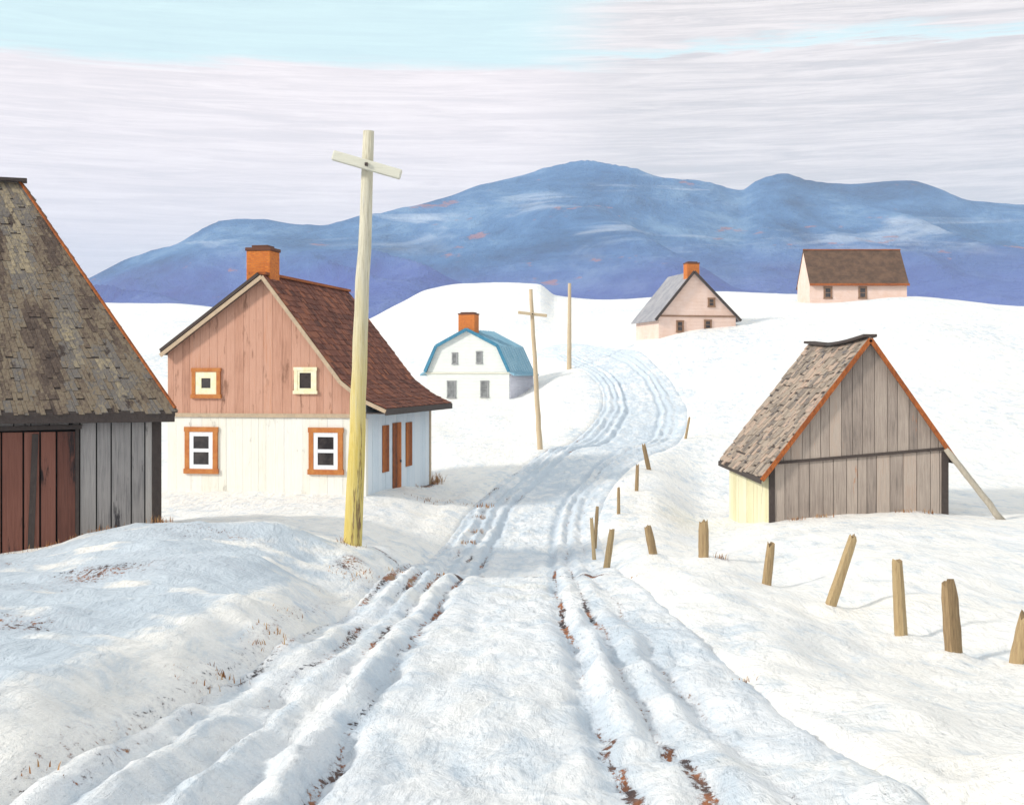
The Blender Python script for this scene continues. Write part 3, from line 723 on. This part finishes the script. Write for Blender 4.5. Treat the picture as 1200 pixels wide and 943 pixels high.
# ------------------------------------------------------------------ white gambrel house
ph = math.radians(-17)
bh = empty('gambrel_house', (-3.16, 90.9, -2.5), ph, 'white house with blue gambrel roof and two storeys of small windows', 'house')
W2, L2 = 3.1, 6.0
ev, kx, kz, rz = 2.68, 2.3, 4.62, 5.80
out = [(-W2, 0), (W2, 0), (W2, ev), (kx, kz - .05), (0, rz - .06), (-kx, kz - .05), (-W2, ev)]
wl = MB(); wl.prism([(x, 0, z) for x, z in out], [(x, L2, z) for x, z in out]); wl.build('wall', M['far_white'], bh)
sd = MB(); sd.box(W2 + .003, W2 + .04, .05, L2 - .02, 0, ev - .05); sd.build('side_wall', M['shaded_lavender'], bh)  # panel over the white wall carrying its painted shade
for sg in (1, -1):
    pr = [(0, rz), (sg * kx, kz), (sg * (W2 + .05), ev + .12), (sg * (W2 + .42), ev - .10)]
    r = MB()
    for (xa, za), (xb, zb) in zip(pr[:-1], pr[1:]):
        a = [(xa, -.22, za), (xb, -.22, zb), (xb, L2 + .2, zb), (xa, L2 + .2, za)]
        r.prism(a, [(p[0] - sg * .0, p[1], p[2] - .10) for p in a])
    ro_ = r.build('roof', M['steel_blue'], bh)
    r = MB()
    for (xa, za), (xb, zb) in zip(pr[:3][:-1], pr[:3][1:]): r.beam((xa, -.25, za - .02), (xb, -.25, zb - .02), .07, .22)
    r.build('rake_board', M['blue_trim'], ro_)
    r = MB()
    for k in range(11):
        yy = -.1 + k * (L2 + .1) / 10
        for (xa, za), (xb, zb) in zip(pr[:-1], pr[1:]): r.beam((xa, yy, za + .02), (xb, yy, zb + .02), .04, .05)
    r.build('seam', M['steel_blue'], ro_)
chimney(bh, -.70, .52, .02, 1.0, 5.0, 6.95)
bd = MB(); bd.box(-W2 - .1, W2 + .1, -.06, -.003, ev - .06, ev + .04); bd.build('band_board', M['pole_grey'], bh)
for x, z, sz in ((-1.2, 1.52, (.66, 1.25)), (1.28, 1.55, (.60, 1.20)), (-.95, 3.72, (.42, .85)), (.88, 3.78, (.45, .9))):
    window(bh, 'window', wall_frame((x, -.002, z), (1, 0, 0), (0, -1, 0)), sz, .06, (M['dim_window'], M['dim_window']), (1, 0), inner=.04, pane='milky_glass')
st = MB(); st.box(.3, 3.0, -.7, 0, 0, .55); st.build('step', M['pole_grey'], bh)

# ------------------------------------------------------------------ pale pink cottage
ph = math.radians(11.5)
ck = empty('pink_cottage', (14.58, 100.6, 2.3), ph, 'pale pink cottage with grey roof and brown windows at the bend of the road', 'house')
W3, L3, ev, rz, rx = 3.18, 6.0, 2.35, 5.9, -.35
out = [(-W3, -.6), (W3, -.6), (W3, ev), (rx, rz - .06), (-W3, ev)]
wl = MB(); wl.prism([(x, 0, z) for x, z in out], [(x, L3, z) for x, z in out]); wl.build('wall', M['far_pink'], ck)
for xe in (-W3 - .35, W3 + .35):
    ze = ev - .28
    r = MB(); a = [(rx, -.25, rz), (xe, -.25, ze), (xe, L3 + .25, ze), (rx, L3 + .25, rz)]
    r.prism(a, [(p[0], p[1], p[2] - .12) for p in a]); ro_ = r.build('roof', M['grey_roof'], ck)
    r = MB(); r.beam((rx, -.28, rz - .05), (xe, -.28, ze - .05), .06, .2); r.build('rake_board', M['dark_wood'], ro_)
bd = MB(); bd.box(-W3 - .05, W3 + .05, -.06, -.003, ev - .04, ev + .07); bd.build('band_board', M['brown_paint'], ck)
chimney(ck, rx - .5, rx + .52, .02, .9, 5.0, 6.6)
for x, z, sz in ((-1.45, 1.55, (.62, .95)), (.85, 1.7, (.62, .80)), (1.15, 3.45, (.6, .75))):
    window(ck, 'window', wall_frame((x, -.002, z), (1, 0, 0), (0, -1, 0)), sz, .09, (M['brown_paint'], M['brown_paint']), (1, 0), inner=.05)

# ------------------------------------------------------------------ farmhouse on the hill
fh = empty('hill_farmhouse', (32.6, 140.0, 7.0), 0, 'long pale house with steep umber roof on top of the right hill', 'house')
W4, L4, ev, rz = 10.6, 6.0, 3.25, 7.0
out = [(0, ev), (0, 0), (0, 0), (0, 0)]
ga = [(0, 0, 0), (0, L4, 0), (0, L4, ev), (0, L4 / 2, rz - .06), (0, 0, ev)]
wl = MB(); wl.prism(ga, [(W4, p[1], p[2]) for p in ga]); wl.build('wall', M['far_pink'], fh)
gb = MB(); gb.prism([(-.04, p[1], p[2]) for p in ga], [(-.003, p[1], p[2]) for p in ga]); gb.build('gable_wall', M['far_pink'], fh)
for sg in (0, 1):
    ye = -.35 if sg == 0 else L4 + .35; ze = ev - .33
    r = MB(); a = [(.0 - .1, L4 / 2, rz), (W4 + .15, L4 / 2, rz), (W4 + .15, ye, ze), (-.1, ye, ze)]
    r.prism(a, [(p[0], p[1], p[2] - .14) for p in a]); ro_ = r.build('roof', M['umber_roof'], fh)
    r = MB(); r.box(-.1, W4 + .18, min(ye, ye - .06 + .12 * sg), max(ye, ye - .06 + .12 * sg), ze - .14, ze + .14); r.build('eave_board', M['rust_wood'], ro_)
    if sg == 0:
        r = MB(); r.box(-.1, W4 + .18, L4 / 2 - .1, L4 / 2 + .1, rz - .02, rz + .1); r.build('ridge_board', M['rust_wood'], ro_)
for x in (1.95, 5.75):
    window(fh, 'window', wall_frame((x, -.002, 2.05), (1, 0, 0), (0, -1, 0)), (.95, 1.35), .12, (M['brown_paint'], M['brown_paint']), (1, 0), inner=.08)

# ------------------------------------------------------------------ grey barn on the right
gbz = -5.1
gbn = empty('grey_barn', (6.5, 32.0, gbz), 0, 'sagging taupe plank barn with straw yellow side wall, propped by a pole', 'barn')
W5, L5 = 4.32, 6.1
eL, eR, pk, px_ = -2.16 - gbz, -1.78 - gbz, .95 - gbz, 2.40
bx0, bx1 = -.12, W5 + .02
zt5 = lambda s: (eL + (pk - eL) * s / px_ if s < px_ else eR + (pk - eR) * (W5 - s) / (W5 - px_)) - .06
ib = MB(); pol = [(.03, 0), (W5 - .03, 0), (W5 - .03, eR - .1), (px_, pk - .15), (.03, eL - .1)]
ib.prism([(x, .05, z) for x, z in pol], [(x, L5 - .05, z) for x, z in pol]); ib.build('dark_backing', M['black_in'], gbn)  # added black core, painted darkness behind the boards
mid = lambda s: eL - .03 + (eR - eL - .0) * s / W5
g = MB(); planks(g, (0, 0), (W5, 0), (0, -1), mid, zt5, .26, .035, .012, .03, breaks=(px_,), off=.025); g.build('gable_wall', M['gb_wall'], gbn)
g = MB(); planks(g, (0, L5), (W5, L5), (0, 1), mid, zt5, .3, .035, .012, .02, breaks=(px_,)); g.build('gable_wall', M['gb_wall'], gbn)
g = MB(); planks(g, (-.02, 0), (W5 + .0, 0), (0, -1), lambda s: 0, lambda s: mid(s) - .005, .27, .035, .014, .0)
planks(g, (0, L5), (W5, L5), (0, 1), lambda s: 0, lambda s: mid(s) - .005, .3, .035, .012, .0)
planks(g, (W5, 0), (W5, L5), (1, 0), lambda s: 0, lambda s: eR - .08, .3, .03, .012, .0); g.build('wall', M['gb_wall'], gbn)
g = MB(); planks(g, (0, 0), (0, L5), (-1, 0), lambda s: 0, lambda s: eL - .12, .42, .03, .02, .0, tint=(.3, .9)); g.build('side_wall', M['gb_side'], gbn)
g = MB(); g.beam((-.06, -.075, eL - .03), (W5 + .06, -.075, eR - .03), .04, .07); g.build('band_board', M['dark_wood'], gbn)
g = MB(); g.box(-.07, .06, -.07, .07, 0, eL - .12); g.build('corner_post', M['dark_wood'], gbn)
g = MB(); g.box(W5 - .10, W5 + .07, -.075, .07, 0, eR - .12); g.build('corner_post', M['dark_wood'], gbn)
for sg in (-1, 1):
    xe = -.30 if sg < 0 else W5 + .24
    sl = (pk - eL) / px_ if sg < 0 else (pk - eR) / (W5 - px_)
    ze = (eL - .30 * sl) if sg < 0 else (eR - .24 * sl)
    r = MB(); sag = -.12
    N = 8
    rdg = [(px_, -.2 + (L5 + .4) * k / N, pk + sag * math.sin(math.pi * k / N)) for k in range(N + 1)]
    evs = [(xe, -.2 + (L5 + .4) * k / N, ze + .0) for k in range(N + 1)]
    for k in range(N):
        a = [rdg[k], rdg[k + 1], evs[k + 1], evs[k]]
        r.prism(a, [(p[0], p[1], p[2] - .08) for p in a])
    ro_ = r.build('roof', M['dark_wood'], gbn)
    def S5(s, v):
        y = -.22 + (L5 + .44) * s; zr_ = pk + sag * math.sin(math.pi * min(1, max(0, s)))
        return (px_ + (xe - px_) * v, y, zr_ + (ze - zr_) * v)
    q = MB(); shingles(q, S5, 20, .26, lambda v: L5, .03, (0, 1), .6); q.build('shingle', M['gb_roof'], ro_)
    q = MB(); q.beam((px_, -.24, pk - .05), (xe - sg * .0, -.24, ze - .05), .05, .11); q.build('rake_board', M['rust_wood'], ro_)
    if sg < 0:
        q = MB()
        for k in range(N): q.beam((px_, rdg[k][1], rdg[k][2] + .045), (px_, rdg[k + 1][1], rdg[k + 1][2] + .045), .34, .07)
        q.build('ridge_board', M['dark_wood'], ro_)
        q = MB(); q.box(xe - .03, xe + .0, -.2, L5 + .2, ze - .14, ze - .0); q.build('eave_board', M['dark_wood'], ro_)

# prop leaning against the barn
pr = MB()
p0, p1 = pt(1109, 526, 31.8), pt(1176, 612, 31.5)
pr.tube([p0.lerp(p1, k / 8) + Vector((random.uniform(-.015, .015), 0, random.uniform(-.015, .015))) for k in range(9)], [.075 + .01 * k / 8 for k in range(9)], 10, .7, .06)
o = pr.build('prop_pole', wood('grey prop', [(.2, (.16, .14, .12)), (.5, (.38, .34, .28)), (.9, (.52, .48, .40))], (8, 8, 2), .7), smooth=True)
tag(o, 'bare grey prop pole leaning against the right side of the taupe barn', 'prop')

# ------------------------------------------------------------------ utility poles
def pole(name, base, top, r0_, r1_, mat, label, arm=None, group='utility poles along the road'):
    base, top = Vector(base), Vector(top)
    e = empty(name, base, 0, label, 'utility pole', group)
    d = top - base
    n = 14
    m = MB(); m.tube([d * (k / n) + Vector((random.uniform(-.012, .012), random.uniform(-.012, .012), 0)) * (0 if k in (0, n) else 1) for k in range(-1, n + 1)],
                     [r0_ + (r1_ - r0_) * max(0, k) / n for k in range(-1, n + 1)], 16, random.uniform(.4, .6), .025)
    m.build('shaft', mat, e, smooth=True)
    if arm:
        a, b, w, am = arm
        a, b = Vector(a) - base, Vector(b) - base
        q = MB(); q.beam(a, b, w * .8, w, .6); ao = q.build('crossarm', am, e, bevel=.02)
        c = (a + b) / 2
        q = MB(); q.beam(c + Vector((0, -.12, 0)), c + Vector((0, .12, 0)), .05, .05); q.build('bolt', M['dark_wood'], ao)
    return e
b = pt(413, 645, 21.8); tp = pt(432, 154, 21.9)
pole('utility_pole', b, tp, .158, .095, M['pole'], 'tall yellow leaning utility pole in front of the salmon house',
     (pt(390, 182, 21.65), pt(470, 205, 21.65), .165, M['pole_grey']))
b = pt(633, 528, 55.5); tp = pt(622, 339, 55.5)
pole('utility_pole', b, tp, .12, .075, M['far_pole'], 'thin tan utility pole with a crossarm right of the white house',
     (pt(607, 366, 55.3), pt(641, 370, 55.3), .13, M['far_pole']))
b = pt(667, 437, 100); tp = pt(667.5, 332, 100)
pole('utility_pole', b, tp, .19, .12, M['far_pole'], 'farthest utility pole without crossarm, beside the upper bend of the road')

# ------------------------------------------------------------------ fence posts
PW = 'fence posts along the right side of the road'
posts = [  # top px, top py, base px, base py, distance, width px, label
 (1203,722,1190,789,12.0,22,'brown fence post cut by the right edge of the photo'),
 (1112,683,1119,781,12.5,20,'thick grey and tan fence post, second from the right edge'),
 (1051,655,1056,748,14.0,15,'upright fence post third from the right edge, below the barn gable'),
 (1000,630,970,720,16.0,15,'fence post leaning steeply to the right below the barn'),
 (903,638,897,690,19.0,12,'short fence post just below the front corner of the taupe barn'),
 (825,612,825,660,22.0,14,'ochre fence post beside the straw yellow barn side'),
 (759,617,767,657,23.0,10,'fence post leaning left between the road and the yellow barn side'),
 (717,621,711,663,24.0,8,'dark ochre fence post at the road edge by the brow'),
 (700,594,698,627,29.0,4.5,'thin rust fence stake behind the yellowish stake at the road edge'),
 (693,607,695,636,27.0,4.5,'thin yellowish fence stake at the right edge of the road'),
 (725,571,725,600,34.5,4.5,'slim fence stake in the snow halfway to the road bend'),
 (747,545,746,575,40.0,5,'pale fence stake in the hollow right of the road'),
 (754,521,760,549,45.5,6,'leaning tan fence stake just below the road crest'),
 (808,489,805,505,60.0,3.0,'highest crooked fence stake, on the slope right of the road bend'),
]
for (tx_, ty_, bx_, by_, D, wpx, lab) in posts:
    top_, bot = pt(tx_, ty_, D), pt(bx_, by_, D)
    gz = ground_z(bot.x, bot.y) + float(micro(np.array([bot.x]), np.array([bot.y]))[0])
    pt_ = random.uniform(.15, .9)
    d = top_ - bot; r = wpx / F * D / 2
    m = MB(); n = 7
    up_ = d.normalized(); low = bot - up_ * max(.25, (bot.z - gz) + .25)
    ring = [(math.cos(a) * random.uniform(.82, 1.12), math.sin(a) * random.uniform(.7, 1.05)) for a in [2 * math.pi * k / 9 for k in range(9)]]
    rows = []
    for k in range(n + 1):
        c0 = low.lerp(top_, k / n); rr = r * (1.04 - .16 * k / n) * random.uniform(.95, 1.05)
        rows.append([c0 + Vector((x * rr, y * rr, 0)) for x, y in ring])
    rows[-1] = [p + up_ * random.uniform(-.5, .7) * r + (top_ - p) * .12 for p in rows[-1]]
    for k in range(n):
        for j in range(9):
            m.face([rows[k][j], rows[k][(j + 1) % 9], rows[k + 1][(j + 1) % 9], rows[k + 1][j]], pt_)
    ctr = top_ - up_ * r * .3
    for j in range(9): m.face([rows[-1][j], rows[-1][(j + 1) % 9], ctr], .3)
    base = Vector((bot.x, bot.y, gz))
    m.v = [tuple(Vector(p) - base) for p in m.v]
    o = m.build('fence_post' if D < 26 else 'fence_stake', M['post'])
    bm = bmesh.new(); bm.from_mesh(o.data); bmesh.ops.remove_doubles(bm, verts=bm.verts[:], dist=1e-5); bm.to_mesh(o.data); bm.free()
    o.location = base
    tag(o, lab, 'fence post', PW)

# ------------------------------------------------------------------ dead grass
gm = MB()
def surface(x, y):
    return ground_z(x, y) + float(micro(np.array([x]), np.array([y]))[0])
def tuft(x, y, n, h, spread):
    for _ in range(int(n * 1.8)):
        a = random.uniform(0, 6.28); r = spread * random.random()
        bx, by = x + r * math.cos(a), y + r * math.sin(a)
        bz = surface(bx, by) - .02
        hh = h * (.6 if by < 21 else 1) * random.uniform(.4, 1.1); la = random.uniform(0, 6.28); le = random.uniform(.1, .7) * hh
        wdt = random.uniform(.0022, .005) * (1 + by / 25)
        p0 = Vector((bx, by, bz)); p1 = p0 + Vector((math.cos(la) * le * .35, math.sin(la) * le * .35, hh * .6)); p2 = p0 + Vector((math.cos(la) * le, math.sin(la) * le, hh))
        sdv = Vector((math.cos(la + 1.57), math.sin(la + 1.57), 0)) * wdt
        t_ = random.random()
        gm.face([p0 - sdv, p0 + sdv, p1 + sdv * .7, p1 - sdv * .7], t_); gm.face([p1 - sdv * .7, p1 + sdv * .7, p2], t_)
for (px_q, d, n, h, sp) in [(405,18.5,40,.16,.35),(425,19.2,26,.14,.25),(310,11.6,26,.13,.25),(300,11.1,20,.12,.3),(255,9.6,18,.10,.25),(210,9.0,14,.10,.3),(155,8.0,8,.07,.2),
                            (330,13.2,16,.12,.3),(375,17,14,.12,.3),(30,6.0,10,.07,.2),(470,20.6,16,.10,.25),(520,21.2,14,.08,.2),
                            (188,21.6,30,.16,.25),(120,21.2,26,.13,.4),(60,20.9,30,.14,.5),(15,20.4,26,.16,.3),(505,45.5,40,.45,.45),(512,46,20,.35,.3),(480,43.5,24,.22,.5),
                            (550,31.5,22,.14,.22),(556,34,24,.15,.25),(563,37,24,.16,.25),(570,39.5,26,.2,.3),(530,40,24,.12,.8),(500,39.5,22,.12,.7),
                            (412,21.7,24,.18,.25),(870,9.3,10,.07,.12),(845,22.3,14,.14,.15),(935,31.6,20,.12,.3),(965,31.6,24,.14,.3),(1060,31.6,20,.12,.3),(1090,31.6,16,.14,.2),(740,20.5,10,.08,.2)]:
    x, y = G(px_q, d); tuft(x, y, n, h, sp)
o = gm.build('dry_grass', M['dry_grass'])
tag(o, 'rust brown dead grass poking through the snow', 'grass', kind='stuff')

# ------------------------------------------------------------------ air
hz_m = bpy.data.materials.new('winter haze'); hz_m.use_nodes = True
nt = hz_m.node_tree; nt.nodes.clear()
vo = nt.nodes.new('ShaderNodeVolumePrincipled'); oo = nt.nodes.new('ShaderNodeOutputMaterial')
vo.inputs['Color'].default_value = (.60, .76, .93, 1); vo.inputs['Density'].default_value = 2.15e-4; vo.inputs['Anisotropy'].default_value = 0.0
nt.links.new(vo.outputs[0], oo.inputs['Volume'])
hb = MB(); hb.box(-6200, 6200, -60, 4400, -12, 420)
o = hb.build('haze', hz_m); tag(o, 'pale blue winter haze in front of the mountain', 'haze', kind='stuff')

# ------------------------------------------------------------------ light and sky
SUN_EL = math.radians(28)
trav = Vector((.86, .44, 0)).normalized() * math.cos(SUN_EL) + Vector((0, 0, -math.sin(SUN_EL)))
sl = bpy.data.lights.new('sun', 'SUN'); sl.energy = 2.4; sl.angle = math.radians(7); sl.color = (1, .94, .84)
so = bpy.data.objects.new('sun', sl); COL.objects.link(so)
so.rotation_euler = trav.to_track_quat('-Z', 'Y').to_euler()

wd = bpy.data.worlds.new('World'); scene.world = wd; wd.use_nodes = True
wt = wd.node_tree
class WN(NT):
    def __init__(s, tree): s.t = tree
q = WN(wt)
bg = wt.nodes['Background']
sky = q.n('ShaderNodeTexSky'); sky.sky_type = 'NISHITA'; sky.sun_disc = False
sky.sun_elevation = SUN_EL
sdir = -trav
sky.sun_rotation = math.atan2(sdir.x, sdir.y)
sky.air_density = 1.0; sky.dust_density = .6; sky.ozone_density = 1.0
tc = q.n('ShaderNodeTexCoord'); sp = q.n('ShaderNodeSeparateXYZ'); q.l(tc.outputs['Generated'], sp.inputs[0])
el = sp.outputs['Z']
def wmap(scale, rot=(0, 0, 0)):
    mp = q.n('ShaderNodeMapping'); mp.inputs['Scale'].default_value = scale; mp.inputs['Rotation'].default_value = rot
    q.l(tc.outputs['Generated'], mp.inputs['Vector']); return mp.outputs['Vector']
warp = q.noise(wmap((2.2, 2.2, 14)), 1.6, 6, .6, .4)
fine = q.noise(wmap((4, 4, 90), (0, .03, 0)), 2.0, 9, .75, .5)
# cloud deck: solid up to about 13 degrees, then streaky gaps of clear sky
edge = q.math('ADD', el, q.math('MULTIPLY', q.math('SUBTRACT', warp, .5), .045))
edge = q.math('ADD', edge, q.math('MULTIPLY', q.math('SUBTRACT', fine, .5), .018))
deck = q.step(edge, .240, .228)
ax = sp.outputs['X']
right = q.step(q.math('ADD', ax, q.math('MULTIPLY', q.math('SUBTRACT', fine, .5), .10)), .0, .10)
bandc = q.math('MULTIPLY', q.step(edge, .2455, .2525), q.step(edge, .286, .279))      # long grey streak over the right half
bandc = q.math('MULTIPLY', bandc, right)
shelf = q.math('MULTIPLY', q.step(edge, .2475, .243), right)
high = q.step(q.math('ADD', warp, q.math('MULTIPLY', fine, .25)), .60, .78)
hi_on = q.step(el, .29, .50)
cl = q.math('MAXIMUM', deck, q.math('MAXIMUM', bandc, shelf))
cl = q.math('MAXIMUM', cl, q.math('MULTIPLY', hi_on, q.math('ADD', .45, q.math('MULTIPLY', high, .4))))
cl = q.math('MULTIPLY', cl, q.math('ADD', .78, q.math('MULTIPLY', fine, .42)), None, True)
ccol = q.mix(q.step(fine, .35, .68), (7.9, 6.95, 6.9), (9.6, 8.65, 8.5))
ccol = q.mix(q.math('MULTIPLY', q.math('MAXIMUM', bandc, shelf), .8), ccol, q.mix(q.step(fine, .35, .65), (5.7, 5.2, 5.1), (8.2, 7.5, 7.25)))
skyc = q.mix(1.0, sky.outputs['Color'], sky.outputs['Color'])
veil = q.mix(q.math('ADD', .50, q.math('MULTIPLY', fine, .45), None, True), sky.outputs['Color'], (7.6, 9.6, 9.2))       # thin high ice veil over the clear band
col = q.mix(cl, veil, ccol)
q.l(col, bg.inputs['Color']); bg.inputs['Strength'].default_value = 0.10

# ------------------------------------------------------------------ camera, output
cd = bpy.data.cameras.new('camera'); cd.sensor_width = 36; cd.lens = 45; cd.clip_end = 20000; cd.clip_start = .1
cd.shift_y = -(471.5 - HY) / 1200
co = bpy.data.objects.new('camera', cd); COL.objects.link(co)
co.location = (0, 0, 0); co.rotation_euler = (math.pi / 2, 0, 0)
scene.camera = co
scene.view_settings.view_transform = 'Standard'; scene.view_settings.look = 'None'
scene.view_settings.gamma = 1; scene.view_settings.use_curve_mapping = False
scene.view_settings.exposure = 0.34
scene.render.engine = 'CYCLES'
scene.cycles.use_denoising = True
scene.cycles.max_bounces = 6; scene.cycles.diffuse_bounces = 3; scene.cycles.volume_bounces = 1
